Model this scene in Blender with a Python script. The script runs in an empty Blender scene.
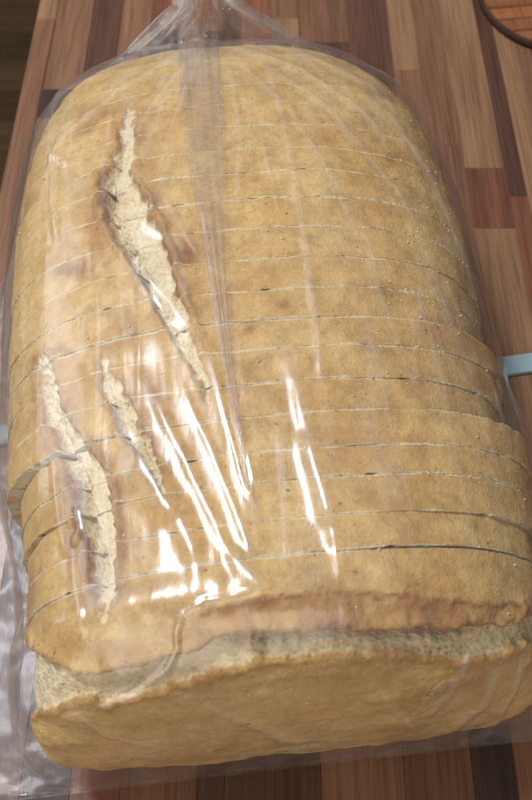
import bpy, math, random
import numpy as np
from mathutils import Vector
from mathutils.bvhtree import BVHTree

rng = np.random.RandomState(7)
random.seed(7)
S = bpy.context.scene
COL = S.collection

# ------------------------------------------------------------------ camera
CAM_H, TILT, FPX = 0.290, math.radians(60.0), 850.0      # FPX: focal length in pixels of the 532x800 photo
cam_d = bpy.data.cameras.new("camera")
cam_d.sensor_fit = 'VERTICAL'
cam_d.sensor_height = 24.0
cam_d.lens = 24.0 * FPX / 800.0
cam_d.clip_start, cam_d.clip_end = 0.01, 20.0
cam_d.dof.use_dof = True
cam_d.dof.focus_distance = 0.262
cam_d.dof.aperture_fstop = cam_d.lens / 1.9
cam = bpy.data.objects.new("camera", cam_d)
cam.location = (0, 0, CAM_H)
cam.rotation_euler = (math.radians(90) - TILT, 0, 0)
COL.objects.link(cam)
S.camera = cam
S.render.resolution_x, S.render.resolution_y = 681, 1024

# ------------------------------------------------------------------ light
w = bpy.data.worlds.new("World"); S.world = w
w.use_nodes = True
wn = w.node_tree.nodes; wl = w.node_tree.links                      # dim room: darker walls, paler ceiling
w_tc = wn.new('ShaderNodeTexCoord'); w_sep = wn.new('ShaderNodeSeparateXYZ'); w_rp = wn.new('ShaderNodeValToRGB')
wl.new(w_tc.outputs['Generated'], w_sep.inputs[0]); wl.new(w_sep.outputs['Z'], w_rp.inputs[0])
w_rp.color_ramp.elements[0].position = 0.05; w_rp.color_ramp.elements[0].color = (0.42, 0.39, 0.37, 1)
w_rp.color_ramp.elements[1].position = 0.75; w_rp.color_ramp.elements[1].color = (1.15, 1.10, 1.05, 1)
wl.new(w_rp.outputs[0], wn["Background"].inputs[0])
wn["Background"].inputs[1].default_value = 0.17

def area(name, loc, target, sx, sy, power, col):
    d = bpy.data.lights.new(name, 'AREA'); d.shape = 'RECTANGLE'
    d.size, d.size_y, d.energy, d.color = sx, sy, power, col
    o = bpy.data.objects.new(name, d); COL.objects.link(o)
    o.location = loc
    o.rotation_euler = (Vector(target) - Vector(loc)).to_track_quat('-Z', 'Y').to_euler()
    return o
area("ceiling_lamp", (-0.36, 0.39, 0.96), (0, 0.13, 0.05), 0.14, 0.22, 9.8, (0.95, 0.97, 1.0))
area("cool_sheen_fill", (-1.30, 0.65, 0.62), (0, 0.15, 0.05), 0.8, 0.7, 3.6, (0.80, 0.88, 1.0))  # unseen cool panel added at the left to give the film a lilac sheen
area("warm_front_fill", (-0.35, -0.85, 0.72), (0, 0.12, 0.05), 1.4, 1.0, 8.0, (1.0, 0.86, 0.68))  # broad warm fill added behind the camera to brighten the heel

S.view_settings.view_transform = 'Standard'
S.view_settings.look = 'None'
S.view_settings.exposure = 0.0
S.view_settings.gamma = 1.0
S.render.engine = 'CYCLES'
S.cycles.transparent_max_bounces = 16
S.cycles.max_bounces, S.cycles.diffuse_bounces, S.cycles.glossy_bounces = 6, 3, 3

# ------------------------------------------------------------------ helpers
ST, CT = math.sin(TILT), math.cos(TILT)
def project(P):
    """world points (n,3) -> photo pixels (n,2)"""
    X, Y, Z = P[..., 0], P[..., 1], P[..., 2] - CAM_H
    depth = Y * CT - Z * ST
    up = Y * ST + Z * CT
    return np.stack([266 + FPX * X / depth, 400 - FPX * up / depth], -1)
def ray_dir(px, py):
    a, b = (px - 266) / FPX, (400 - py) / FPX
    return np.array([a, CT + b * ST, -ST + b * CT])
def on_plane(px, py, z=0.0):
    d = ray_dir(px, py); t = (z - CAM_H) / d[2]
    return np.array([0, 0, CAM_H]) + d * t

def _hash(ix, iy, iz, seed):
    h = (ix * 374761393 + iy * 668265263 + iz * 2147483647 + seed * 1274126177) & 0xFFFFFFFF
    h = ((h ^ (h >> 13)) * 1274126177) & 0xFFFFFFFF
    h = ((h ^ (h >> 16)) * 2246822519) & 0xFFFFFFFF
    return ((h ^ (h >> 15)) & 0xFFFFFF) / float(0xFFFFFF)
def vnoise(P, scale, seed=0):
    """value noise in -1..1 at points P (...,3)"""
    Q = np.asarray(P, float) * scale
    I = np.floor(Q).astype(np.int64); F = Q - I; F = F * F * (3 - 2 * F)
    r = 0
    for dx in (0, 1):
        for dy in (0, 1):
            for dz in (0, 1):
                wgt = (F[..., 0] if dx else 1 - F[..., 0]) * (F[..., 1] if dy else 1 - F[..., 1]) * (F[..., 2] if dz else 1 - F[..., 2])
                r = r + wgt * _hash(I[..., 0] + dx, I[..., 1] + dy, I[..., 2] + dz, seed)
    return r * 2 - 1
def fbm(P, scale, seed=0, octv=3):
    r, a, t = 0, 1.0, 0
    for k in range(octv):
        r = r + a * vnoise(P, scale * 2.03 ** k, seed + 11 * k); t += a; a *= 0.55
    return r / t
def smooth(a, b, x):
    t = np.clip((x - a) / (b - a), 0, 1); return t * t * (3 - 2 * t)
def poly_dist(XY, pts):
    """distance in px to a polyline, the interpolated third.. columns at the nearest point, and the 0..1 position"""
    pts = np.array(pts, float)
    best = np.full(XY.shape[:-1], 1e9); val = np.zeros(XY.shape[:-1]); pos = np.zeros(XY.shape[:-1]); side = np.zeros(XY.shape[:-1])
    n = len(pts) - 1
    for i in range(n):
        a, b = pts[i, :2], pts[i + 1, :2]
        ab = b - a
        t = np.clip(((XY - a) @ ab) / (ab @ ab), 0, 1)
        q = XY - (a + t[..., None] * ab)
        d = np.hypot(q[..., 0], q[..., 1])
        m = d < best
        best = np.where(m, d, best)
        if pts.shape[1] > 2:
            val = np.where(m, pts[i, 2] * (1 - t) + pts[i + 1, 2] * t, val)
        pos = np.where(m, (i + t) / n, pos)
        side = np.where(m, np.sign(ab[0] * q[..., 1] - ab[1] * q[..., 0]), side)
    return best, val, pos, side

def grid_mesh(name, P, wrap, mat, parent=None, attrs=None, cap0=None, cap1=None, smooth_sh=True, mats=None, face_mat=None):
    """P (rings, n, 3) -> mesh object"""
    nr, n = P.shape[:2]
    V = P.reshape(-1, 3)
    i = np.arange(nr - 1)[:, None]; j = np.arange(n if wrap else n - 1)[None, :]
    j2 = (j + 1) % n
    F = np.stack(np.broadcast_arrays(i * n + j, i * n + j2, (i + 1) * n + j2, (i + 1) * n + j), -1).reshape(-1, 4)
    verts = V; tris = []
    extra = []
    nv = len(V)
    for cap, r in ((cap0, 0), (cap1, nr - 1)):
        if cap is not None:
            extra.append(cap); c = nv + len(extra) - 1
            jj = np.arange(n)
            a, b = r * n + jj, r * n + (jj + 1) % n
            t = np.stack([np.full(n, c), b, a] if r == 0 else [np.full(n, c), a, b], -1)
            tris.append(t)
    if extra: verts = np.vstack([V, np.array(extra)])
    T = np.vstack(tris) if tris else np.zeros((0, 3), int)
    me = bpy.data.meshes.new(name)
    me.vertices.add(len(verts)); me.vertices.foreach_set("co", verts.astype(np.float32).ravel())
    loops = np.concatenate([F.ravel(), T.ravel()]).astype(np.int32)
    starts = np.concatenate([np.arange(len(F)) * 4, len(F) * 4 + np.arange(len(T)) * 3]).astype(np.int32)
    me.loops.add(len(loops)); me.loops.foreach_set("vertex_index", loops)
    me.polygons.add(len(starts)); me.polygons.foreach_set("loop_start", starts)
    me.update(calc_edges=True); me.validate()
    if smooth_sh: me.polygons.foreach_set("use_smooth", np.ones(len(me.polygons), bool))
    if attrs:
        for k, a in attrs.items():
            full = np.zeros(len(verts), np.float32); full[:len(V)] = a.ravel()
            if k == 'crumb': full[len(V):] = 1
            at = me.attributes.new(k, 'FLOAT', 'POINT'); at.data.foreach_set("value", full)
    me.materials.append(mat)
    o = bpy.data.objects.new(name, me); COL.objects.link(o)
    if parent: o.parent = parent
    return o
def grid_normals(P, wrap):
    if wrap: dt = np.roll(P, -1, 1) - np.roll(P, 1, 1)
    else: dt = np.gradient(P, axis=1)
    dr = np.gradient(P, axis=0)
    N = np.cross(dt, dr)
    return N / (np.linalg.norm(N, axis=-1, keepdims=True) + 1e-12)
def raw_mesh(name, V, F, mat, parent=None, sm=False):
    me = bpy.data.meshes.new(name); me.from_pydata([tuple(map(float, v)) for v in V], [], [tuple(map(int, f)) for f in F]); me.update()
    if sm: me.polygons.foreach_set("use_smooth", np.ones(len(me.polygons), bool))
    me.materials.append(mat)
    o = bpy.data.objects.new(name, me); COL.objects.link(o)
    if parent: o.parent = parent
    return o
def bev_box(name, x0, x1, y0, y1, z0, z1, b, mat, parent=None, bz=None):
    """box with chamfered top edges"""
    bz = b if bz is None else bz
    V = [(x0, y0, z0), (x1, y0, z0), (x1, y1, z0), (x0, y1, z0),
         (x0, y0, z1 - bz), (x1, y0, z1 - bz), (x1, y1, z1 - bz), (x0, y1, z1 - bz),
         (x0 + b, y0 + b, z1), (x1 - b, y0 + b, z1), (x1 - b, y1 - b, z1), (x0 + b, y1 - b, z1)]
    F = [(3, 2, 1, 0), (8, 9, 10, 11)]
    for k in range(4):
        l = (k + 1) % 4
        F += [(k, l, 4 + l, 4 + k), (4 + k, 4 + l, 8 + l, 8 + k)]
    return raw_mesh(name, V, F, mat, parent)
def empty(name, loc=(0, 0, 0)):
    o = bpy.data.objects.new(name, None); o.empty_display_size = 0.02; COL.objects.link(o); o.location = loc; return o

# ------------------------------------------------------------------ materials
def new_mat(name):
    m = bpy.data.materials.new(name); m.use_nodes = True
    nt = m.node_tree; nt.nodes.clear()
    out = nt.nodes.new('ShaderNodeOutputMaterial')
    return m, nt, out
def N(nt, t, **kw):
    n = nt.nodes.new(t)
    for k, v in kw.items():
        if k.startswith('i_'):
            key = k[2:]; key = int(key) if key.isdigit() else key.replace('_', ' ')
            n.inputs[key].default_value = v
        else: setattr(n, k, v)
    return n
def ramp(nt, stops):
    r = nt.nodes.new('ShaderNodeValToRGB'); cr = r.color_ramp
    while len(cr.elements) < len(stops): cr.elements.new(0.5)
    for e, (p, c) in zip(cr.elements, stops):
        e.position = p; e.color = (*c, 1) if len(c) == 3 else c
    return r
def mixc(nt, fac, a, b, blend='MIX'):
    m = nt.nodes.new('ShaderNodeMix'); m.data_type = 'RGBA'; m.blend_type = blend
    for sock, val in ((m.inputs[0], fac), (m.inputs[6], a), (m.inputs[7], b)):
        if hasattr(val, 'is_linked'): nt.links.new(val, sock)
        elif isinstance(val, (int, float)): sock.default_value = val
        else: sock.default_value = (*val, 1)
    return m.outputs[2]
def math_n(nt, op, a, b=None, clamp=False):
    m = nt.nodes.new('ShaderNodeMath'); m.operation = op; m.use_clamp = clamp
    for k, v in enumerate((a, b)):
        if v is None: continue
        if hasattr(v, 'is_linked'): nt.links.new(v, m.inputs[k])
        else: m.inputs[k].default_value = v
    return m.outputs[0]

def bread_material():
    m, nt, out = new_mat("bread"); L = nt.links.new
    tc = N(nt, 'ShaderNodeTexCoord')
    def noise(scale, det=4, rough=0.55, dist=0.0):
        n = N(nt, 'ShaderNodeTexNoise', i_Scale=scale, i_Detail=det, i_Roughness=rough, i_Distortion=dist)
        L(tc.outputs['Object'], n.inputs['Vector']); return n.outputs['Fac']
    crumb = N(nt, 'ShaderNodeAttribute', attribute_name='crumb').outputs['Fac']
    brown = N(nt, 'ShaderNodeAttribute', attribute_name='brown').outputs['Fac']
    pale = N(nt, 'ShaderNodeAttribute', attribute_name='pale').outputs['Fac']
    big = noise(34, 5, 0.65, 0.6); mid = noise(150, 6, 0.68); fine = noise(1100, 3, 0.75); pit = noise(520, 2, 0.5)
    c1 = ramp(nt, [(0.26, (0.48, 0.262, 0.078)), (0.42, (0.59, 0.365, 0.124)), (0.58, (0.66, 0.440, 0.168)), (0.74, (0.73, 0.525, 0.235))])
    L(big, c1.inputs[0])
    c2 = ramp(nt, [(0.28, (0.66, 0.58, 0.50)), (0.55, (1.0, 1.0, 1.0)), (0.75, (1.15, 1.16, 1.20))]); L(mid, c2.inputs[0])
    crust = mixc(nt, 0.85, c1.outputs[0], c2.outputs[0], 'MULTIPLY')
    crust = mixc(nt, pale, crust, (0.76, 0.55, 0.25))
    grain = ramp(nt, [(0.30, (0.70, 0.64, 0.56)), (0.5, (1, 1, 1)), (0.70, (1.14, 1.15, 1.18))]); L(noise(430, 5, 0.75), grain.inputs[0])
    crust = mixc(nt, 0.62, crust, grain.outputs[0], 'MULTIPLY')
    # flour-pale specks and dark pits
    sp = ramp(nt, [(0.66, (0, 0, 0)), (0.74, (1, 1, 1))]); L(fine, sp.inputs[0])
    crust = mixc(nt, math_n(nt, 'MULTIPLY', sp.outputs[0], 0.5), crust, (0.72, 0.52, 0.30))
    dp = ramp(nt, [(0.22, (1, 1, 1)), (0.30, (0, 0, 0))]); L(pit, dp.inputs[0])
    crust = mixc(nt, math_n(nt, 'MULTIPLY', dp.outputs[0], 0.6), crust, (0.20, 0.085, 0.025))
    bm = math_n(nt, 'MULTIPLY', brown, math_n(nt, 'ADD', math_n(nt, 'MULTIPLY', mid, 0.9), 0.55), True)
    crust = mixc(nt, bm, crust, (0.27, 0.095, 0.022))
    # crumb
    vor = N(nt, 'ShaderNodeTexVoronoi', i_Scale=760.0, feature='F1'); L(tc.outputs['Object'], vor.inputs['Vector'])
    cc = ramp(nt, [(0.0, (0.26, 0.19, 0.09)), (0.16, (0.58, 0.45, 0.24)), (0.36, (0.74, 0.62, 0.38)), (0.7, (0.82, 0.72, 0.50))])
    L(math_n(nt, 'ADD', math_n(nt, 'MULTIPLY', vor.outputs['Distance'], 0.6), math_n(nt, 'MULTIPLY', math_n(nt, 'SUBTRACT', mid, 0.38), 1.5)), cc.inputs[0])
    cm = math_n(nt, 'ADD', crumb, math_n(nt, 'MULTIPLY', math_n(nt, 'SUBTRACT', fine, 0.5), 0.5))
    cr = ramp(nt, [(0.28, (0, 0, 0)), (0.72, (1, 1, 1))]); L(cm, cr.inputs[0])
    tan = ramp(nt, [(0.45, (0, 0, 0)), (0.72, (0.38, 0.38, 0.38))]); L(noise(120, 5, 0.7, 0.5), tan.inputs[0])
    ccol = mixc(nt, tan.outputs[0], cc.outputs[0], (0.50, 0.32, 0.12))
    col = mixc(nt, cr.outputs[0], crust, ccol)
    bs = N(nt, 'ShaderNodeBsdfPrincipled', i_Roughness=0.72)
    L(col, bs.inputs['Base Color'])
    bs.inputs['Specular IOR Level'].default_value = 0.25
    bs.inputs['Subsurface Weight'].default_value = 0.0
    bs.inputs['Subsurface Radius'].default_value = (0.004, 0.002, 0.001)
    bs.inputs['Subsurface Scale'].default_value = 0.5
    h = math_n(nt, 'ADD', math_n(nt, 'MULTIPLY', mid, 0.55), math_n(nt, 'MULTIPLY', fine, 0.5))
    h = math_n(nt, 'ADD', h, math_n(nt, 'MULTIPLY', math_n(nt, 'MULTIPLY', vor.outputs['Distance'], crumb), 0.5))
    h = math_n(nt, 'SUBTRACT', h, math_n(nt, 'MULTIPLY', dp.outputs[0], 0.35))
    b = N(nt, 'ShaderNodeBump', i_Strength=0.85, i_Distance=0.0011); L(h, b.inputs['Height']); L(b.outputs[0], bs.inputs['Normal'])
    L(bs.outputs[0], out.inputs[0])
    return m

def film_material(name, haze=0.030, tint=(0.985, 0.985, 0.99), refl=0.105, rough=0.12, graze=0.62):
    m, nt, out = new_mat(name); L = nt.links.new
    tc = N(nt, 'ShaderNodeTexCoord')
    lw = N(nt, 'ShaderNodeLayerWeight', i_Blend=0.5)
    n1 = N(nt, 'ShaderNodeTexNoise', i_Scale=80.0, i_Detail=6.0, i_Roughness=0.6, i_Distortion=0.6)
    mp = N(nt, 'ShaderNodeMapping'); mp.inputs['Scale'].default_value = (1.0, 0.16, 0.6)
    L(tc.outputs['Object'], mp.inputs[0]); L(mp.outputs[0], n1.inputs['Vector'])
    b = N(nt, 'ShaderNodeBump', i_Strength=0.26, i_Distance=0.0012); L(n1.outputs['Fac'], b.inputs['Height'])
    f5 = math_n(nt, 'POWER', lw.outputs['Facing'], 4.0)
    fac = math_n(nt, 'ADD', math_n(nt, 'MULTIPLY', f5, graze), refl, True)
    tr = N(nt, 'ShaderNodeBsdfTransparent'); tr.inputs[0].default_value = (*tint, 1)
    gl = N(nt, 'ShaderNodeBsdfGlossy', i_Roughness=rough); gl.inputs[0].default_value = (0.97, 0.98, 1, 1)
    L(b.outputs[0], gl.inputs['Normal'])
    g2 = N(nt, 'ShaderNodeBsdfGlossy', i_Roughness=0.28); g2.inputs[0].default_value = (0.92, 0.96, 1, 1); L(b.outputs[0], g2.inputs['Normal'])
    gm = N(nt, 'ShaderNodeMixShader'); gm.inputs[0].default_value = 0.5; L(gl.outputs[0], gm.inputs[1]); L(g2.outputs[0], gm.inputs[2])
    df = N(nt, 'ShaderNodeBsdfDiffuse'); df.inputs[0].default_value = (0.85, 0.86, 0.92, 1)
    mx = N(nt, 'ShaderNodeMixShader')
    hz = N(nt, 'ShaderNodeMath', operation='ADD', use_clamp=True)
    n3 = N(nt, 'ShaderNodeTexNoise', i_Scale=26.0, i_Detail=4.0, i_Roughness=0.6, i_Distortion=0.8)
    mp3 = N(nt, 'ShaderNodeMapping'); mp3.inputs['Scale'].default_value = (1.0, 0.4, 1.0); L(tc.outputs['Object'], mp3.inputs[0]); L(mp3.outputs[0], n3.inputs['Vector'])
    L(math_n(nt, 'MULTIPLY', math_n(nt, 'MAXIMUM', math_n(nt, 'SUBTRACT', n3.outputs['Fac'], 0.28), 0.02), haze * 4.0), hz.inputs[0]); L(math_n(nt, 'MULTIPLY', N(nt, 'ShaderNodeAttribute', attribute_name='fold').outputs['Fac'], 0.115), hz.inputs[1]); L(hz.outputs[0], mx.inputs[0])
    L(tr.outputs[0], mx.inputs[1]); L(df.outputs[0], mx.inputs[2])
    m2 = N(nt, 'ShaderNodeMixShader'); L(fac, m2.inputs[0]); L(mx.outputs[0], m2.inputs[1]); L(gm.outputs[0], m2.inputs[2])
    L(m2.outputs[0], out.inputs[0])
    return m

def wood_material(name, rough=0.42, gscale=(60, 3.0, 60), contrast=0.32):
    """grain along object Y, tone from the object's own colour"""
    m, nt, out = new_mat(name); L = nt.links.new
    tc = N(nt, 'ShaderNodeTexCoord'); oi = N(nt, 'ShaderNodeObjectInfo')
    off = N(nt, 'ShaderNodeVectorMath', operation='SCALE'); off.inputs[0].default_value = (3.1, 5.7, 9.3)
    L(oi.outputs['Random'], off.inputs['Scale'])
    add = N(nt, 'ShaderNodeVectorMath', operation='ADD'); L(tc.outputs['Object'], add.inputs[0]); L(off.outputs[0], add.inputs[1])
    mp = N(nt, 'ShaderNodeMapping'); mp.inputs['Scale'].default_value = gscale; L(add.outputs[0], mp.inputs[0])
    n1 = N(nt, 'ShaderNodeTexNoise', i_Scale=1.6, i_Detail=5.0, i_Roughness=0.62, i_Distortion=0.5); L(mp.outputs[0], n1.inputs['Vector'])
    mp2 = N(nt, 'ShaderNodeMapping'); mp2.inputs['Scale'].default_value = (900, 22, 900); L(add.outputs[0], mp2.inputs[0])
    n2 = N(nt, 'ShaderNodeTexNoise', i_Scale=1.0, i_Detail=3.0, i_Roughness=0.6); L(mp2.outputs[0], n2.inputs['Vector'])
    r1 = ramp(nt, [(0.30, (1 - contrast, 1 - contrast * 1.05, 1 - contrast * 1.1)), (0.52, (1, 1, 1)), (0.75, (1.25, 1.22, 1.18))]); L(n1.outputs['Fac'], r1.inputs[0])
    r2 = ramp(nt, [(0.34, (0.55, 0.50, 0.47)), (0.52, (1, 1, 1)), (0.7, (1.12, 1.12, 1.12))]); L(n2.outputs['Fac'], r2.inputs[0])
    col = mixc(nt, 1.0, oi.outputs['Color'], r1.outputs[0], 'MULTIPLY')
    col = mixc(nt, 0.7, col, r2.outputs[0], 'MULTIPLY')
    bs = N(nt, 'ShaderNodeBsdfPrincipled', i_Roughness=rough); L(col, bs.inputs['Base Color'])
    bs.inputs['Specular IOR Level'].default_value = 0.4
    b = N(nt, 'ShaderNodeBump', i_Strength=0.25, i_Distance=0.0004); L(n2.outputs['Fac'], b.inputs['Height']); L(b.outputs[0], bs.inputs['Normal'])
    L(bs.outputs[0], out.inputs[0])
    return m
def plain(name, col, rough=0.5, nscale=200, amt=0.25):
    m, nt, out = new_mat(name); L = nt.links.new
    tc = N(nt, 'ShaderNodeTexCoord')
    n = N(nt, 'ShaderNodeTexNoise', i_Scale=float(nscale), i_Detail=4.0); L(tc.outputs['Object'], n.inputs['Vector'])
    r = ramp(nt, [(0.3, tuple(c * (1 - amt) for c in col)), (0.7, tuple(min(1, c * (1 + amt)) for c in col))]); L(n.outputs['Fac'], r.inputs[0])
    bs = N(nt, 'ShaderNodeBsdfPrincipled', i_Roughness=rough); L(r.outputs[0], bs.inputs['Base Color']); L(bs.outputs[0], out.inputs[0])
    return m
M_BREAD = bread_material()
M_FILM = film_material("clear_film")
M_PLEAT = film_material("folded_film", haze=0.075, tint=(0.92, 0.91, 0.93), refl=0.10)
M_UNDER = film_material("scuffed_film", haze=0.05, refl=0.02, rough=0.3, graze=0.3)
M_WOOD = wood_material("oiled_wood")
M_FLOOR = wood_material("floor_wood", rough=0.55, gscale=(3.0, 30, 30), contrast=0.35)
M_GLUE = plain("glue_line", (0.08, 0.045, 0.03), 0.7)
M_BLUE = plain("pale_blue_plastic", (0.27, 0.37, 0.42), 0.35, 300, 0.06)
M_DARK = plain("dark_bark", (0.05, 0.022, 0.012), 0.7, 150, 0.5)

# ------------------------------------------------------------------ floor
floor = bev_box("floor", -1.6, 1.2, -0.8, 2.4, -0.94, -0.905, 0.0, M_GLUE); floor["kind"] = "structure"
floor["label"] = "brown wooden floor seen past the countertop edge"
yy = -0.2; k = 0
while yy < 2.2:
    x0 = -1.55 + random.uniform(-0.05, 0.0)
    for x1 in (-0.55 + random.uniform(-0.3, 0.3), 1.1):
        p = bev_box("floor_plank", x0 + 0.001, x1 - 0.001, yy + 0.001, yy + 0.088, -0.905, -0.900, 0.001, M_FLOOR, floor)
        t = random.uniform(0.75, 1.2); p.color = (0.150 * t, 0.085 * t, 0.040 * t, 1)
        x0 = x1
    yy += 0.09

# ------------------------------------------------------------------ countertop of glued staves
EDGE_X = -0.1225
counter = bev_box("countertop", EDGE_X + 0.002, 0.42, -0.12, 1.05, -0.038, -0.0045, 0.0, M_GLUE); counter["kind"] = "structure"
counter["label"] = "butcher block countertop of dark and light wooden staves"
PAL = {'l': (0.265, 0.145, 0.078), 'm': (0.190, 0.092, 0.052), 'd': (0.105, 0.048, 0.031), 'r': (0.200, 0.077, 0.044), 'k': (0.058, 0.031, 0.025), 'p': (0.235, 0.118, 0.068)}
XS = [EDGE_X] + [(x - 266) / 1848.0 for x in (60, 95, 124, 153, 182, 208, 226, 242, 271, 298, 346, 386, 411, 438, 472, 487, 506, 524, 548, 570, 610, 650, 700)] + [0.27, 0.30, 0.33, 0.37, 0.42]
def Yp(py): return on_plane(266, py)[1]
# for each column: (joint Ys ascending from the near end), tones
COLS = {
 0: ([Yp(18)], 'ml'), 1: ([Yp(118), Yp(89)], 'lkp'), 2: ([0.02, 0.30], 'mdd'), 3: ([0.10], 'kl'), 4: ([0.06], 'rk'), 5: ([0.2], 'mp'),
 6: ([0.16], 'md'), 7: ([0.07], 'dm'), 8: ([0.10], 'dk'), 9: ([0.06], 'dl'), 10: ([0.09, Yp(42)], 'pdm'), 11: ([0.12, Yp(96)], 'mld'),
 12: ([Yp(190), Yp(70)], 'kml'), 13: ([Yp(145)], 'mm'), 14: ([Yp(228), Yp(168)], 'lrl'), 15: ([Yp(196)], 'rd'), 16: ([Yp(230)], 'rl'), 17: ([Yp(190)], 'dm'), 18: ([0.24], 'rd'), 19: ([0.29], 'lm'),
}
for c in range(len(XS) - 1):
    x0, x1 = XS[c], XS[c + 1]
    joints, tones = COLS.get(c, ([random.uniform(0.1, 0.4)], random.choice(['lm', 'rd', 'ml', 'dl'])))
    ys = [-0.115] + list(joints)
    tones = list(tones)
    y = max(ys) + random.uniform(0.22, 0.36)
    while y < 1.0:
        ys.append(y); tones.append(random.choice('lmdrpm')); y += random.uniform(0.2, 0.4)
    ys.append(1.05); 
    while len(tones) < len(ys) - 1: tones.append(random.choice('lmdrp'))
    for a, b, t in zip(ys[:-1], ys[1:], tones):
        g = 0.00003
        s = bev_box("stave", x0 + g, x1 - g, a + g, b - g, -0.0045 if c else -0.036, 0.0 - random.uniform(0, 0.00008), 0.00012 if c else 0.0009, M_WOOD, counter)
        v = random.uniform(0.88, 1.12); col = PAL[t]; s.color = (col[0] * v, col[1] * v, col[2] * v, 1)

# ------------------------------------------------------------------ the loaf: smooth hull
ROT = math.radians(5.3)
UX = np.array([math.cos(ROT), math.sin(ROT), 0]); VX = np.array([-math.sin(ROT), math.cos(ROT), 0])
ORG = np.array([0.008, 0.0, 0.0])
Z0 = 0.0042                                        # underside of the loaf: bag film below it lies on the blue strip
def world(u, v, z):
    u, v, z = np.broadcast_arrays(u, v, z)
    return ORG + u[..., None] * UX + v[..., None] * VX + z[..., None] * np.array([0, 0, 1.0])
def y2v(Y, X=0.008): return (X - ORG[0]) * VX[0] + Y * VX[1]

# outlines read off the photograph for three blocks of slices that have slipped against each other (image y: left x, right x)
GROUPS = {
 'far':  ([60, 100, 150, 200, 250, 300, 345, 400], [78, 50, 37, 28, 20, 14, 12, 11], [372, 398, 425, 445, 462, 474, 481, 487]),
 'mid':  ([300, 375, 430, 480], [7, 6, 9, 11], [487, 496, 501, 504]),
 'near': ([400, 456, 484, 520, 560, 600, 650, 700, 760], [12, 15, 19, 24, 28, 31, 32, 29, 18], [521, 526, 529, 532, 534, 536, 536, 532, 515]),
}
def group_of(v): return 'near' if v < y2v(0.1104) else ('mid' if v < y2v(0.1411) else 'far')
ZS = 0.046
def fit_edge(v, side, grp=None):
    OY, OL, OR = GROUPS[grp or group_of(v)]
    u = 0.08 * side
    for _ in range(12):
        P = world(np.array(u), np.array(v), np.array(ZS)); px = project(P[None])[0]
        tgt = np.interp(px[1], OY, OR if side > 0 else OL)
        depth = P[1] * CT - (P[2] - CAM_H) * ST
        u += (tgt - px[0]) * depth / FPX
    return abs(u)
V_FRONT, V_CUT = 0.0372, y2v(0.0716)
V_END = 0.306
VTAB = np.linspace(0.045, 0.318, 80)
VL = np.array([fit_edge(v, -1) for v in np.minimum(VTAB, 0.27)]); VR = np.array([fit_edge(v, 1) for v in np.minimum(VTAB, 0.27)])
TV = [0.03, 0.07, 0.10, 0.20, 0.235, 0.26, 0.28, 0.295, 0.31, 0.32]
TT = [0.086, 0.088, 0.0885, 0.0885, 0.0865, 0.0805, 0.071, 0.061, 0.048, 0.040]
def taper(v):                                     # plan rounding of the far end
    x = np.clip((v - 0.255) / (0.318 - 0.255), 0, 0.97)
    return (1 - x ** 2.1) ** (1 / 2.1)
def _spread(a):                                   # the film bridges the steps: running maximum, then smoothed
    b = np.array([a[max(0, i - 3):i + 4].max() for i in range(len(a))]); return np.convolve(np.pad(b, 3, mode='edge'), np.ones(7) / 7, 'valid')
VLS, VRS = _spread(VL), _spread(VR)
def hull_film(v):
    return np.interp(v, VTAB, VLS) * taper(v), np.interp(v, VTAB, VRS) * taper(v), np.interp(v, TV, TT)
def hull(v, grp=None):
    if grp is None: return np.interp(v, VTAB, VL) * taper(v), np.interp(v, VTAB, VR) * taper(v), np.interp(v, TV, TT)
    vv = min(v, 0.27)
    return fit_edge(vv, -1, grp) * taper(v), fit_edge(vv, 1, grp) * taper(v), np.interp(v, TV, TT)
YAW = {'far': 0.0, 'mid': 0.010, 'near': 0.014}
def yaw_v(u, v, grp): return v + YAW[grp] * (u - 0.07)
ZWF = 0.40
EU, EZ = 2.0 / 2.7, 2.0 / 2.25
def ring_params(n_dome, n_low):
    a = np.linspace(0, math.pi, n_dome, endpoint=False)
    b = np.linspace(0, math.pi, n_low, endpoint=False)
    return a, b
def ring(Lw, Rw, T, a, b):
    """closed section, counter-clockwise from the right: dome then box-like underside; returns u, z (z from 0)"""
    zw = ZWF * T
    ca, sa = np.cos(a), np.sin(a)
    u1 = np.where(ca > 0, Rw, Lw) * np.sign(ca) * np.abs(ca) ** EU
    z1 = zw + (T - zw) * sa ** EZ
    cb, sb = -np.cos(b), np.sin(b)
    u2 = np.where(cb > 0, Rw, Lw) * np.sign(cb) * np.abs(cb) ** 0.42
    z2 = zw * (1 - sb ** 0.5)
    return np.concatenate([u1, u2]), np.concatenate([z1, z2])
def equal_dome(n):
    """dome angles at equal arc length on a typical section"""
    a = np.linspace(0, math.pi, 4000); u, z = ring(0.082, 0.082, 0.0885, a, np.array([1.0])); u, z = u[:-1], z[:-1]
    s = np.concatenate([[0], np.cumsum(np.hypot(np.diff(u), np.diff(z)))]); return np.interp(np.linspace(0, s[-1], n, endpoint=False), s, a)
def equal_low(n):
    b = np.linspace(0, math.pi, 8000); u, z = ring(0.082, 0.082, 0.0885, np.array([1.0]), b); u, z = u[1:], z[1:]
    s = np.concatenate([[0], np.cumsum(np.hypot(np.diff(u), np.diff(z)))]); return np.interp(np.linspace(0, s[-1], n, endpoint=False), s, b)
A_D, B_D = equal_dome(380), equal_low(70)

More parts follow.
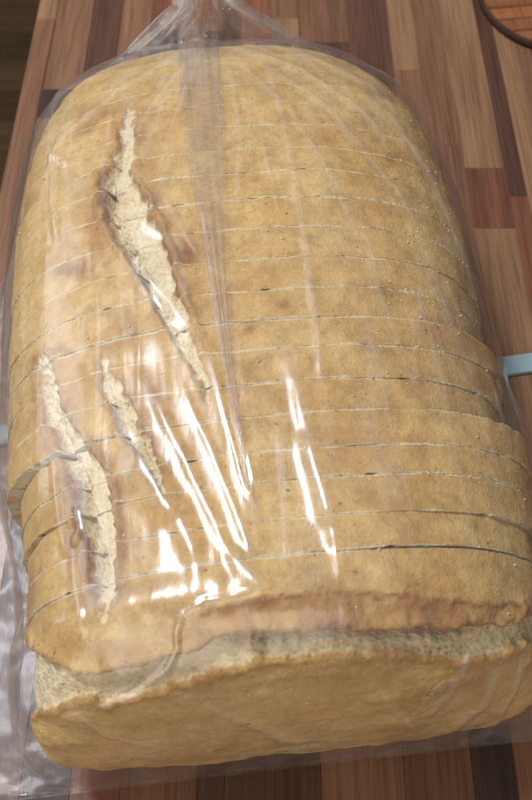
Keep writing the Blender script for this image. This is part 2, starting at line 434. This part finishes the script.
# features read off the photograph: tears in the crust (x, y, half width) and toasted patches (x, y, rx, ry, strength)
TEARS = [
 [(131,112,3),(127,135,7),(126,158,9),(117,182,15),(124,205,20),(136,230,20),(148,255,18),(160,285,15),(174,315,12),(188,345,8),(200,375,5),(207,400,2)],
 [(103,362,4),(110,385,8),(120,405,9),(130,425,9),(142,445,8),(156,470,5),(166,490,2)],
 [(47,362,4),(50,385,7),(55,410,8),(65,435,11),(80,460,14),(91,485,17),(97,510,17),(100,535,16),(103,560,13),(104,585,10),(103,605,5),(101,622,2)],
]
PATCH = [(76,268,26,10,0.8),(186,256,15,14,1.1),(168,292,16,20,0.7),(155,200,10,30,0.6),(95,230,10,40,0.5),(128,330,12,18,0.5),(150,395,16,20,0.6),(120,545,18,24,0.6),(72,545,10,26,0.6),
         (285,305,6,6,0.7),(250,330,4,3,0.8),(380,95,18,10,0.45),(395,155,16,8,0.5),(410,262,20,8,0.25),(380,290,25,8,0.35),(480,385,14,12,0.45),(420,380,20,12,0.3),(310,545,30,12,0.15),(500,452,16,14,0.3),
         (40,362,10,8,0.7),(60,350,16,5,0.5),(110,345,20,10,0.35),(345,445,25,12,0.25),(95,110,30,8,0.35),(110,655,50,12,0.45),(60,650,14,20,0.3),(300,255,14,10,0.2),(440,330,18,10,0.25)]
BU_X = [-40, 20, 40, 75, 110, 150, 185, 215, 260, 330, 400, 460, 500, 560]      # burst across the heel: top and bottom rim
BU_Y = [604, 634, 654, 678, 673, 664, 655, 644, 640, 635, 639, 637, 626, 602]
BL_Y = [735, 722, 708, 701, 702, 693, 682, 671, 659, 652, 653, 658, 654, 628]
LIP_Y = [580, 600, 612, 625, 630, 628, 618, 606, 598, 594, 597, 602, 606, 600]  # edge of the top crust above it

def surface(P, Nn, heel=False, seed=0):
    """displace loaf points along normals, return points and crumb / brown fields"""
    px = project(P)
    jit = np.stack([vnoise(P, 300, 5), vnoise(P, 300, 6)], -1) * 4.0 + np.stack([vnoise(P, 800, 7), vnoise(P, 800, 8)], -1) * 3.0
    q = px + jit
    top = Nn[..., 2] > -0.3
    crumb = np.zeros(P.shape[:-1]); brown = np.zeros(P.shape[:-1]); disp = fbm(P, 60, 1) * 0.0009 + fbm(P, 260, 2) * 0.00030
    for pts in TEARS:
        d, hw, pos, side = poly_dist(q, pts)
        e = d - hw
        m = smooth(3.5, -4.0, e + 2.0 * vnoise(P, 500, 83)) * top
        crumb = np.maximum(crumb, m)
        lf = (q[..., 0] < np.interp(q[..., 1], [p[1] for p in pts], [p[0] for p in pts])) * 1.0
        disp += m * ((-0.0026 - 0.0026 * lf * np.exp(-((e + 4) / 4.0) ** 2)) * np.clip(hw / 14, 0.35, 1.2) + 0.0005 * fbm(P, 520, 21) + 0.0010 * fbm(P, 150, 23))
        disp += top * 0.0014 * np.clip(hw / 14, 0.2, 1.2) * np.exp(-((e - 5) / 4.5) ** 2)
        brown = np.maximum(brown, top * 1.0 * np.clip(hw / 9, 0, 1) * np.exp(-np.clip(e, 0, None) / 9.0) * (0.6 + 0.6 * vnoise(P, 110, 31)))
    for (x, y, rx, ry, s) in PATCH:
        g = np.exp(-((q[..., 0] - x) / rx) ** 2 - ((q[..., 1] - y) / ry) ** 2)
        brown = np.maximum(brown, top * s * g)
    brown = np.maximum(brown, 0.45 * smooth(0.12, 0.7, fbm(P, 48, 77, 4)) * top)
    if heel:
        x, y = q[..., 0], q[..., 1]
        yu, yl, yp = np.interp(x, BU_X, BU_Y), np.interp(x, BU_X, BL_Y), np.interp(x, BU_X, LIP_Y)
        inb = smooth(-2.5, 1.5, y - yu) * smooth(2.0, -2.0, y - yl)
        crumb = np.maximum(crumb, inb)
        right = smooth(190, 260, x) * smooth(500, 455, x)
        rough = 0.0004 * fbm(P, 420, 41) + 0.0010 * fbm(P, 110, 43)
        disp += inb * (-0.0018 + rough)
        disp += -0.0110 * right * np.exp(-((y - yu + 1) / 4.5) ** 2) * (0.75 + 0.6 * vnoise(P, 90, 45))
        disp += 0.0022 * right * np.exp(-((y - yu + 14) / 8.0) ** 2)
        disp += 0.0012 * (1 - right) * np.exp(-((y - yu + 6) / 5.0) ** 2)
        lip = smooth(-2, 2, y - yp) * smooth(2, -3, y - yu) * smooth(160, 215, x)
        disp += lip * (0.0007 * fbm(P, 380, 51) + 0.0005 * fbm(P, 800, 52))
        brown = np.maximum(brown, lip * (0.62 + 0.40 * vnoise(P, 200, 53)))
        brown = np.maximum(brown, 0.9 * np.exp(-((y - yp) / 2.5) ** 2) * smooth(190, 240, x))
        disp += 0.0005 * np.exp(-((y - yl - 5) / 4.0) ** 2)
        brown = np.maximum(brown, 0.55 * smooth(-2, 3, y - yl) * np.exp(-np.clip(y - yl, 0, None) / 14.0) * (0.7 + 0.5 * vnoise(P, 60, 57)))
        # paler lower crust, a split in it and shallow dents
        for pts in ([(452,672,0.6),(436,690,1.6),(420,706,1.4),(412,716,0.4)],):
            d, hw, pos, side = poly_dist(q, pts); m = smooth(1.0, -1.0, d - hw); crumb = np.maximum(crumb, m); disp += -0.0005 * m + 0.0004 * np.exp(-((d - hw - 3) / 3) ** 2)
        disp += 0.0016 * fbm(P * np.array([0.7, 0.7, 1.8]), 70, 61, 4) * smooth(0, 20, y - yl)
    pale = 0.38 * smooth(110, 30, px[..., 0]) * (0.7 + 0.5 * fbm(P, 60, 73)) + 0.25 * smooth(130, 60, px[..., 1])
    if heel: pale = 0.85 * smooth(2, 16, q[..., 1] - yl) * (0.6 + 0.5 * fbm(P, 50, 71))
    return P + Nn * disp[..., None], crumb, np.clip(brown, 0, 1.2), np.clip(pale, 0, 1)

loaf = empty("sliced_loaf", tuple(ORG + VX * 0.17))
loaf["label"] = "sliced pale golden bread loaf with torn crust inside clear plastic bag"
loaf["category"] = "bread loaf"
LOAF_OFF = np.array(loaf.location)

def tidy(P): return P - LOAF_OFF
CUT_Y = [0.0716, 0.0808, 0.0912, 0.0997, 0.1104, 0.1206, 0.1315, 0.1411, 0.1518, 0.1631, 0.1751, 0.187, 0.1986, 0.2095, 0.221, 0.2325, 0.2435, 0.2545, 0.2655, 0.277, 0.2885]
CUTS = [y2v(y) for y in CUT_Y]

def edge_bite(P, seed):                           # ragged cut edges: how far the rim crumbles away
    n1 = vnoise(P, 700, seed); n2 = vnoise(P, 180, seed + 3); n3 = vnoise(P, 1500, seed + 5)
    return -0.00002 + 0.00004 * n1 + 0.00005 * n3 + 0.0011 * np.clip(n2 - 0.5, 0, 1)

def make_slice(k, v0, v1, du, dz, ws, yw, far=False):
    gap = 0.00002
    inner = np.linspace(v0 + 0.0016, v1 - 0.0016, 9)
    vs = np.concatenate([[v0 + gap, v0 + gap + 0.00020, v0 + gap + 0.00045], inner, [v1 - gap - 0.00045, v1 - gap - 0.00020, v1 - gap]])
    vm = 0.5 * (v0 + v1); grp = group_of(vm)
    Lm, Rm, Tm = hull(vm, grp)
    dz += {'far': 0, 'mid': 0.0004, 'near': 0.0009}[grp]
    rows = []
    for v in vs:
        L_, R_, T_ = hull(v, grp)
        f = 0.55                                   # a slice keeps mostly its own section, so neighbours step
        if v > 0.25: f = 0.15
        L_, R_, T_ = L_ * (1 - f) + Lm * f, R_ * (1 - f) + Rm * f, T_ * (1 - f) + Tm * f
        u, z = ring(L_ * ws, R_ * ws, T_ + dz, A_D, B_D)
        rows.append(world(u + du, yaw_v(u, v, grp) + yw * u, z + Z0))
    if far:                                        # closed, rounded end
        L_, R_, T_ = hull(v1); u, z = ring(L_ * ws, R_ * ws, T_ + dz, A_D, B_D)
        for a in np.linspace(0.12, 1.5, 12):
            su, zc = math.cos(a) ** 0.8, 0.022
            rows.append(world(u * su + du, np.full_like(u, v1 + 0.008 * math.sin(a)), zc + (z - zc) * su + Z0))
    P = np.array(rows)
    Nn = grid_normals(P, True)
    if Nn[6, 190, 2] < 0: Nn = -Nn
    P2, crumb, brown, pale = surface(P, Nn, seed=k)
    n = len(vs)
    for r, fac in ((0, 1.0), (1, 0.45), (2, 0.12)) + (() if far else ((n - 1, 1.0), (n - 2, 0.45), (n - 3, 0.12))):
        bite = edge_bite(P[r], 100 + (k if r < 4 else k + 1) * 7 + (0 if r < 4 else 2))
        P2[r] -= Nn[r] * (bite * fac * 1.5)[:, None]
        ex = np.clip(vnoise(P[r], 260, 300 + k * 3 + r % 2) - 0.3, 0, 1) * 1.6
        P2[r] += VX * ((0.00045 * ex * (1 if r < 4 else -1)) * fac)[:, None]
        lev = {1.0: 1.0, 0.45: 0.85, 0.12: 0.30}[fac]
        crumb[r] = np.maximum(crumb[r], lev * (0.72 + 0.75 * vnoise(P[r], 240, 400 + k)))
    crumb = np.clip(crumb, 0, 1)
    L_, R_, T_ = hull(vm)
    c0 = world(np.array(du), np.array(vs[0]), np.array(Z0 + 0.04)); c1 = world(np.array(du), np.array(vs[-1] if not far else v1 + 0.008), np.array(Z0 + (0.04 if not far else 0.022)))
    o = grid_mesh("slice", tidy(P2), True, M_BREAD, loaf, {'crumb': crumb, 'brown': brown, 'pale': pale}, tidy(c0), tidy(c1))
    o.visible_shadow = True
    return o
prev = 0
for k in range(len(CUTS) - 1):
    far = k == len(CUTS) - 2
    du = rng.uniform(-0.0005, 0.0005); dz = rng.uniform(-0.00012, 0.00012); ws = 1 + rng.uniform(-0.0015, 0.0015)
    make_slice(k, CUTS[k], CUTS[k + 1], du, dz, ws, rng.uniform(-0.0012, 0.0012), far)

# heel: the rounded end piece
def make_heel():
    Lc, Rc, Tc = hull(V_CUT, 'near')
    Tc += 0.0009
    D = V_CUT - V_FRONT
    rows = []
    u, z = ring(Lc, Rc, Tc, A_D, B_D)
    zc = 0.018
    def put(x):
        su = (1 - x ** 9.0) ** (1 / 9.0); szt = (1 - x ** 2.4) ** (1 / 2.4); szb = (1 - x ** 9) ** (1 / 9)
        zz = np.where(z > zc, zc + (z - zc) * szt, zc + (z - zc) * szb)
        rows.append(world(u * su, yaw_v(u * su, V_CUT - x * D, 'near'), zz + Z0))
    gap = 0.00002
    xs = list(np.array([gap, gap + 0.00025, gap + 0.0006, 0.0015]) / D)
    # rest at equal steps along the meridian over the top
    t = np.linspace(xs[-1], 1, 20000); zt = zc + (Tc - zc) * (1 - t ** 2.4) ** (1 / 2.4)
    s = np.concatenate([[0], np.cumsum(np.hypot(np.diff(t * D), np.diff(zt)))])
    xs += list(np.interp(np.linspace(0, s[-1], 110)[1:-1], s, t))
    for x in xs: put(min(x, 0.99999))
    P = np.array(rows)
    Nn = grid_normals(P, True)
    if Nn[6, 190, 2] < 0: Nn = -Nn
    P2, crumb, brown, pale = surface(P, Nn, True)
    for r, fac in ((0, 1.0), (1, 0.45), (2, 0.12)):
        bite = edge_bite(P[r], 100)
        P2[r] -= Nn[r] * (bite * fac * 1.5)[:, None]
        P2[r] -= VX * (0.0007 * smooth(300, 420, project(P[r])[:, 0]) * fac)[:, None]      # the cut gapes a little on the right
        crumb[r] = np.maximum(crumb[r], {1.0: 1.0, 0.45: 0.88, 0.12: 0.36}[fac] * (0.72 + 0.5 * vnoise(P[r], 240, 400)))
    c0 = world(np.array(0.0), np.array(V_CUT - gap), np.array(Z0 + 0.04)); c1 = P2[-1].mean(0)
    o = grid_mesh("heel", tidy(P2), True, M_BREAD, loaf, {'crumb': np.clip(crumb, 0, 1), 'brown': brown, 'pale': pale}, tidy(c0), tidy(c1))
    o["label"] = "rounded end piece with a wide pale burst across it"
    return o
make_heel()

# loose crumbs clinging to the crust
def make_crumbs():
    dg = bpy.context.evaluated_depsgraph_get()
    V, F = [], []
    trees = []
    for ch in loaf.children:
        me = ch.data
        co = np.empty(len(me.vertices) * 3, np.float32); me.vertices.foreach_get("co", co); trees.append(co.reshape(-1, 3))
    allv = np.vstack(trees)
    keep = allv[(allv[:, 2] + LOAF_OFF[2] > 0.05)]
    W = keep + LOAF_OFF; px = project(W)
    wgt = 0.10 + 0.9 * np.exp(-((px[:, 0] - 430) / 60) ** 2) * smooth(60, 160, px[:, 1]) * smooth(440, 330, px[:, 1]) + 0.35 * np.exp(-((px[:, 1] - 610) / 14) ** 2)
    idx = rng.choice(len(keep), 650, replace=False, p=wgt / wgt.sum())
    for i in idx:
        c = keep[i]; r = 0.00014 + 0.00036 * rng.rand() ** 3
        ang = (rng.rand(6) * 0.9 + 0.5) * np.array([1.3, 1.3, 1, 1, 0.7, 0.7])
        pts = np.array([(1, 0, 0), (-1, 0, 0), (0, 1, 0), (0, -1, 0), (0, 0, 1), (0, 0, -1)]) * (r * ang)[:, None]
        th = rng.rand() * 3.1; R = np.array([[math.cos(th), -math.sin(th), 0], [math.sin(th), math.cos(th), 0], [0, 0, 1]])
        b = len(V); V += list(pts @ R.T + c + np.array([0, 0, r * 0.6]))
        F += [(b + a, b + q, b + e) for a, q, e in ((0, 2, 4), (2, 1, 4), (1, 3, 4), (3, 0, 4), (2, 0, 5), (1, 2, 5), (3, 1, 5), (0, 3, 5))]
    o = raw_mesh("loose_crumbs", V, F, plain("crumb_speck", (0.74, 0.58, 0.34), 0.8), loaf, True)
    o["kind"] = "stuff"
make_crumbs()

# ------------------------------------------------------------------ the bag
bag = empty("plastic_bag", tuple(ORG + VX * 0.17))
bag["label"] = "clear crinkled plastic bag gathered at the neck around the sliced loaf"
bag["category"] = "plastic bag"
BAG_OFF = np.array(bag.location)

RIDGES = [  # polyline px, half width px, slope of the flanks
 ([(108,385),(138,450),(178,518),(208,588)], 11.0, 0.20),
 ([(122,450),(150,490),(176,524)], 14.0, 0.16),
 ([(140,372),(178,445),(214,520),(244,588)], 5.5, 0.20),
 ([(172,365),(213,455),(242,530),(266,588)], 4.5, 0.20),
 ([(228,548),(250,575),(270,592)], 10.0, 0.25),
 ([(283,330),(300,400),(315,460),(328,515),(343,578)], 9.0, 0.27),
 ([(300,430),(318,480),(330,530)], 12.0, 0.22),
 ([(276,582),(240,596),(205,602),(182,616),(177,632),(178,648),(166,670),(135,694),(95,708),(55,716)], 2.6, 0.95),
 ([(132,216),(150,228),(168,236)], 6.0, 0.30),
 ([(128,246),(150,280),(172,306),(186,326)], 7.0, 0.30),
 ([(60,140),(54,165),(53,195),(58,250)], 3.5, 0.6),
 ([(45,160),(60,158),(70,168)], 4.0, 0.5),
 ([(178,128),(160,185),(140,232)], 2.6, 0.30),
 ([(160,190),(182,230),(205,262)], 2.6, 0.30),
 ([(205,330),(226,420),(243,484),(250,497),(253,480),(244,432)], 2.0, 0.45),
 ([(72,545),(78,600),(84,640)], 4.0, 0.3),
 ([(50,450),(60,520),(66,560)], 3.0, 0.4),
 ([(76,500),(80,530),(72,548)], 3.0, 0.5),
 ([(480,640),(450,690),(420,720)], 4.5, 0.5), ([(500,660),(485,700),(440,735)], 4.5, 0.5), ([(525,650),(512,690),(495,720)], 4.0, 0.5), ([(380,690),(420,735)], 4.0, 0.4),
 ([(60,700),(110,735),(170,750)], 4.0, 0.4), ([(200,700),(280,735),(360,742)], 5.0, 0.35),
 ([(262,45),(283,120),(302,215),(318,330),(323,400)], 4.0, 0.40), ([(228,60),(240,130),(236,230)], 3.5, 0.35),
 # creases fanning out from the neck
 ([(190,40),(120,62),(60,95),(40,130)], 3.5, 0.45), ([(192,46),(120,90),(60,140),(38,200)], 3.0, 0.4), ([(196,50),(150,110),(110,180),(90,240)], 3.0, 0.35),
 ([(200,52),(170,130),(150,200)], 2.6, 0.3), ([(225,44),(300,70),(360,110),(405,165)], 3.5, 0.45), ([(222,40),(300,52),(370,85),(420,140)], 3.0, 0.4),
 ([(228,52),(290,110),(340,190),(372,280)], 3.0, 0.32), ([(240,48),(330,110),(395,190),(440,270)], 3.0, 0.35), ([(225,60),(262,140),(282,230)], 2.6, 0.3),
 ([(380,100),(425,170),(465,260),(490,340)], 3.5, 0.5),
]
V_BF, V_TAIL = V_FRONT - 0.0034, 0.2985
def film_rings():
    D = V_CUT - V_BF + 0.0
    t = np.linspace(0, 1, 20000)
    zt = 0.09 * (1 - t ** 2.7) ** (1 / 2.7)
    s = np.concatenate([[0], np.cumsum(np.hypot(np.diff(t * D), np.diff(zt)))])
    front = V_CUT - D * np.interp(np.linspace(0, s[-1], 130), s, t)
    body = np.linspace(V_CUT, V_TAIL, 330)[1:]
    return np.concatenate([front[::-1], body])
M_DOME, M_SK = 380, 46
def film_surface():
    vs = film_rings()
    c0 = 0.10
    a_all = np.linspace(c0, math.pi - c0, 3000)
    uu, zz = ring(0.083, 0.083, 0.09, a_all, np.array([1.0])); uu, zz = uu[:-1], zz[:-1]
    s = np.concatenate([[0], np.cumsum(np.hypot(np.diff(uu), np.diff(zz)))])
    A = np.interp(np.linspace(0, s[-1], M_DOME), s, a_all)
    g = np.linspace(0, 1, M_SK + 1)[1:]
    D = V_CUT - V_BF
    rows = []
    phi = np.linspace(-0.42 * math.pi, math.pi + 0.42 * math.pi, M_DOME + 2 * M_SK)
    for v in vs:
        L_, R_, T_ = hull_film(max(v, V_CUT))
        L0, R0, T0 = L_, R_, T_
        off = 0.0022
        x = np.clip((V_CUT - v) / D, 0, 1)
        su = (1 - x ** 9.0) ** (1 / 9.0); sz = (1 - x ** 2.7) ** (1 / 2.7)
        off += 0.0016 * smooth(0.0, 0.25, x)
        L1, R1 = (L0 + off) * max(su, 0.93), (R0 + off) * max(su, 0.93)
        T1 = 0.0008 + (T0 + off) * sz
        u, z = ring(L1, R1, T1, A, np.array([1.0])); u, z = u[:-1], z[:-1]
        fl = 0.024 + 0.006 * math.sin(v * 31 + 1) + 0.012 * math.exp(-((v - 0.05) / 0.03) ** 2)
        fr = 0.016 + 0.004 * math.sin(v * 27) + 0.010 * math.exp(-((v - 0.05) / 0.03) ** 2)
        close = smooth(0.19, 0.285, v)
        fl, fr = fl * (1 - 0.85 * close) + 0.002, fr * (1 - 0.85 * close) + 0.002
        # skirts from the shoulder out to the counter
        zb = -0.0012
        ur, zr = u[0], z[0]; ul, zl = u[-1], z[-1]
        sr_u = ur + (R0 + fr - ur) * g ** 2.3; sr_z = zr + (zb - zr) * g ** 0.85
        sl_u = ul - (L0 + fl + ul) * g ** 2.3; sl_z = zl + (zb - zl) * g ** 0.85
        U = np.concatenate([sr_u[::-1], u, sl_u]); Z = np.concatenate([sr_z[::-1], z, sl_z])
        rows.append(world(U, np.full_like(U, v) + (0.0 if v > 0.1 else 0) + YAW['near'] * (U - 0.07) * smooth(0.12, 0.09, v), Z + Z0))
    # behind the loaf the film converges on a pleated neck that rises out of the picture
    base = np.stack([U, np.full_like(U, V_TAIL), Z + Z0], -1)
    def neck(c, rad):
        rr = rad * (1 + 0.25 * np.sin(phi * 9 + 1.0) + 0.14 * np.sin(phi * 17 + 2))
        return np.stack([c[0] + 1.25 * rr * np.cos(phi), c[1] - 0.55 * rr * np.sin(phi), c[2] + 0.75 * rr * np.sin(phi)], -1)
    c0_ = np.array([-0.003, 0.3005, 0.0800])
    B = neck(c0_, 0.0085)
    for t in np.linspace(0, 1, 90)[1:]:
        m = 1 - (1 - t) ** 1.35
        q = base * (1 - m) + B * m
        wv = np.sin(phi * 13 + 0.6 * np.sin(phi * 3)) * 0.0016 * math.sin(math.pi * t) ** 0.8
        q[:, 1] += wv + 0.004 * math.sin(math.pi * t) * (q[:, 2] < 0.06); q[:, 2] += 0.5 * wv
        rows.append(world(q[:, 0], q[:, 1], q[:, 2]))
    for t in np.linspace(0, 1, 60)[1:]:
        c = c0_ + np.array([-0.006 * t, 0.030 * t, 0.050 * t])
        q = neck(c, 0.0085 - 0.0012 * math.sin(math.pi * min(1, t * 2)) + 0.016 * max(0, t - 0.45))
        rows.append(world(q[:, 0], q[:, 1], q[:, 2]))
    return np.array(rows), np.concatenate([vs, np.full(89 + 59, 0.4)])
P, fvs = film_surface()
Nf = grid_normals(P, False)
if Nf[200, P.shape[1] // 2, 2] < 0: Nf = -Nf
fpx = project(P)
disp = np.zeros(P.shape[:-1])
side_fade = smooth(0.006, 0.02, P[..., 2]); fold = np.zeros(P.shape[:-1])
rj = fpx + np.stack([vnoise(P, 120, 91), vnoise(P, 120, 92)], -1) * 0.8
for pts, hw, sl in RIDGES:
    h = sl * (hw / 3000.0) / 0.86
    d, _, pos, sd = poly_dist(rj, pts)
    prof = np.exp(-(d / hw) ** 2) * smooth(-0.02, 0.25, pos) * smooth(1.02, 0.80, pos)
    disp += h * prof
    fold = np.maximum(fold, np.exp(-(d / (hw * 0.8)) ** 2) * smooth(0.0, 0.12, pos) * smooth(1.0, 0.7, pos) * min(1, 0.35 + sl))
loc = np.stack([(P - ORG) @ UX, (P - ORG) @ VX, P[..., 2]], -1)
wr = fbm(loc * np.array([1, 0.13, 0.6]), 90, 95)
disp += 0.00036 * (1 - np.abs(wr) * 2.4)
disp += 0.0006 * fbm(loc, 55, 97)
# sharp crinkles low on the skirts
sk = smooth(0.05, 0.012, P[..., 2])
disp += sk * 0.0036 * fbm(loc * np.array([1.0, 1.0, 0.4]), 85, 99) * smooth(0.002, 0.012, P[..., 2])
disp = np.maximum(disp, -0.0006) * side_fade
P3 = P + Nf * disp[..., None]
P3[..., 2] = np.maximum(P3[..., 2], 0.0026)
low = smooth(0.016, 0.004, P3[..., 2]) * smooth(0.0, 0.03, np.linspace(0, 1, P.shape[1]))[None] * smooth(0.0, 0.03, np.linspace(1, 0, P.shape[1]))[None]
P3[..., 2] += low * (0.0030 * np.clip(1 - np.abs(fbm(loc * np.array([1, 0.5, 1]), 75, 121)) * 2.6, 0, 1) + 0.0012 * (1 + fbm(loc, 160, 123)))
fold = np.maximum(fold, 0.75 * np.clip(1 - np.abs(wr) * 5.0, 0, 1) ** 2 * smooth(-0.1, 0.4, fbm(loc, 22, 141)))
film = grid_mesh("film", P3 - BAG_OFF, False, M_FILM, bag, {'fold': fold})
# sheet under the loaf
us = []
sel = np.where(fvs < 0.31)[0][::2]
rows = []
for r in sel:
    a, b = P3[r, 0], P3[r, -1]
    t = np.linspace(0, 1, 140)[:, None]
    q = a * (1 - t) + b * t
    q[:, 2] = 0.0022 + 0.0008 * (1 + fbm(q * np.array([1, 1, 0]), 95, 131)) + 0.0002 * vnoise(q * np.array([1, 1, 0]), 420, 133)
    q[[0, -1], 2] = 0.0026
    rows.append(q)
grid_mesh("underside", np.array(rows) - BAG_OFF, False, M_UNDER, bag)
# pleat: a doubled fold of film running from the neck down the top
tree = BVHTree.FromPolygons([tuple(v) for v in P3[::2, ::2].reshape(-1, 3)],
    [(i * P3[::2, ::2].shape[1] + j, i * P3[::2, ::2].shape[1] + j + 1, (i + 1) * P3[::2, ::2].shape[1] + j + 1, (i + 1) * P3[::2, ::2].shape[1] + j)
     for i in range(P3[::2, ::2].shape[0] - 1) for j in range(P3[::2, ::2].shape[1] - 1)])
def cast(px, py):
    d = ray_dir(px, py); h = tree.ray_cast(Vector((0, 0, CAM_H)), Vector(d).normalized())
    return None if h[0] is None else (np.array(h[0]), np.array(h[1]))
def pleat(left, right, name, lift=0.0011, n=140, m=30):
    ly, lx = [p[1] for p in left], [p[0] for p in left]; ry, rx = [p[1] for p in right], [p[0] for p in right]
    ys = np.linspace(max(ly[0], ry[0]), min(ly[-1], ry[-1]), n)
    rows = []
    for y in ys:
        a, b = np.interp(y, ly, lx), np.interp(y, ry, rx); row = []
        for t in np.linspace(0, 1, m):
            h = cast(a + (b - a) * t, y)
            if h is None: row = None; break
            nrm = h[1] if h[1][2] > 0 else -h[1]
            row.append(h[0] + nrm * (lift * (0.35 + 0.65 * math.sin(math.pi * t) ** 0.6) + 0.00028 * math.sin(11 * t + y * 0.012) + 0.0002 * math.sin(23 * t - y * 0.02)))
        if row: rows.append(row)
    return grid_mesh(name, np.array(rows) - BAG_OFF, False, M_PLEAT, bag)
pleat([(176,24),(178,46),(180,90),(187,160),(199,230),(211,300),(221,360),(234,430),(249,495)], [(216,24),(219,46),(222,120),(224,200),(226,270),(230,340),(237,400),(246,450),(251,495)], "pleat")

# ------------------------------------------------------------------ pale blue strip lying under the bag
pl, pr = on_plane(0, 437), on_plane(532, 364)
d = (pr - pl); d /= np.linalg.norm(d); nrm = np.array([-d[1], d[0], 0])
A0, A1 = pl - d * 0.012, pr + d * 0.06
strip = empty("flat_strip", tuple((A0 + A1) / 2))
hwid = 0.0044
prof = [(-1, 0.0002), (-1, 0.0014), (-0.93, 0.0019), (0.93, 0.0019), (1, 0.0014), (1, 0.0002)]
V = [p + nrm * (hwid * a) + np.array([0, 0, z]) for p in (A0, A1) for a, z in prof]
F = [(i, (i + 1) % 6, 6 + (i + 1) % 6, 6 + i) for i in range(6)] + [tuple(range(5, -1, -1)), tuple(range(6, 12))]
bpy.data.objects.remove(strip)
strip = raw_mesh("flat_strip", np.array(V), F, M_BLUE)
strip["label"] = "pale blue flat strip lying on the countertop underneath the bagged loaf"
strip["category"] = "strip"

# ------------------------------------------------------------------ round wooden board at the far right
pts = np.array([on_plane(x, y, 0.003)[:2] for x, y in ((480, 0), (488, 16), (500, 28), (515, 38), (532, 45))])
Am = np.column_stack([2 * pts, np.ones(len(pts))]); sol = np.linalg.lstsq(Am, (pts ** 2).sum(1), rcond=None)[0]
bc = sol[:2]; br = math.sqrt(sol[2] + bc @ bc)
print("board centre", bc, "radius", br)
board = empty("round_board", (bc[0], bc[1], 0))
board["label"] = "round reddish slatted wooden board with a dark rim lying on countertop"
board["category"] = "wooden board"
def disc_rim():
    n = 96; prof = [(0.985, 0.0), (1.0, 0.004), (0.99, 0.0078), (0.98, 0.0084), (0.972, 0.007), (0.972, 0.001)]
    R = np.array([[(br * r * math.cos(t) * (1 + 0.006 * math.sin(7 * t)), br * r * math.sin(t) * (1 + 0.006 * math.sin(7 * t)), z * 0.6 + 0.0002) for r, z in prof] for t in np.linspace(0, 2 * math.pi, n, endpoint=False)])
    R = np.concatenate([R, R[:1]])
    o = grid_mesh("rim", R, True, M_DARK, board); return o
disc_rim()
sw = br * 2 / 9
for k in range(9):
    y0, y1 = -br + k * sw + 0.0004, -br + (k + 1) * sw - 0.0004
    n = 10; ys = np.linspace(y0, y1, n); hw_ = np.sqrt(np.maximum((br * 0.968) ** 2 - ys ** 2, 1e-8))
    loop = [(h, y) for h, y in zip(hw_, ys)] + [(-h, y) for h, y in zip(hw_[::-1], ys[::-1])]
    nn = len(loop); cy = (y0 + y1) / 2
    V = [(x, y, 0.0008) for x, y in loop] + [(x, y, 0.0042) for x, y in loop] + [(x * 0.995, cy + (y - cy) * 0.9, 0.0047) for x, y in loop]
    F = [tuple(range(nn - 1, -1, -1)), tuple(range(2 * nn, 3 * nn))]
    for l in range(2):
        F += [(l * nn + i, l * nn + (i + 1) % nn, (l + 1) * nn + (i + 1) % nn, (l + 1) * nn + i) for i in range(nn)]
    o = raw_mesh("board_slat", V, F, M_FLOOR, board)
    t = random.uniform(0.8, 1.15); o.color = (0.28 * t, 0.105 * t, 0.040 * t, 1)
board.rotation_euler.z = math.radians(8)
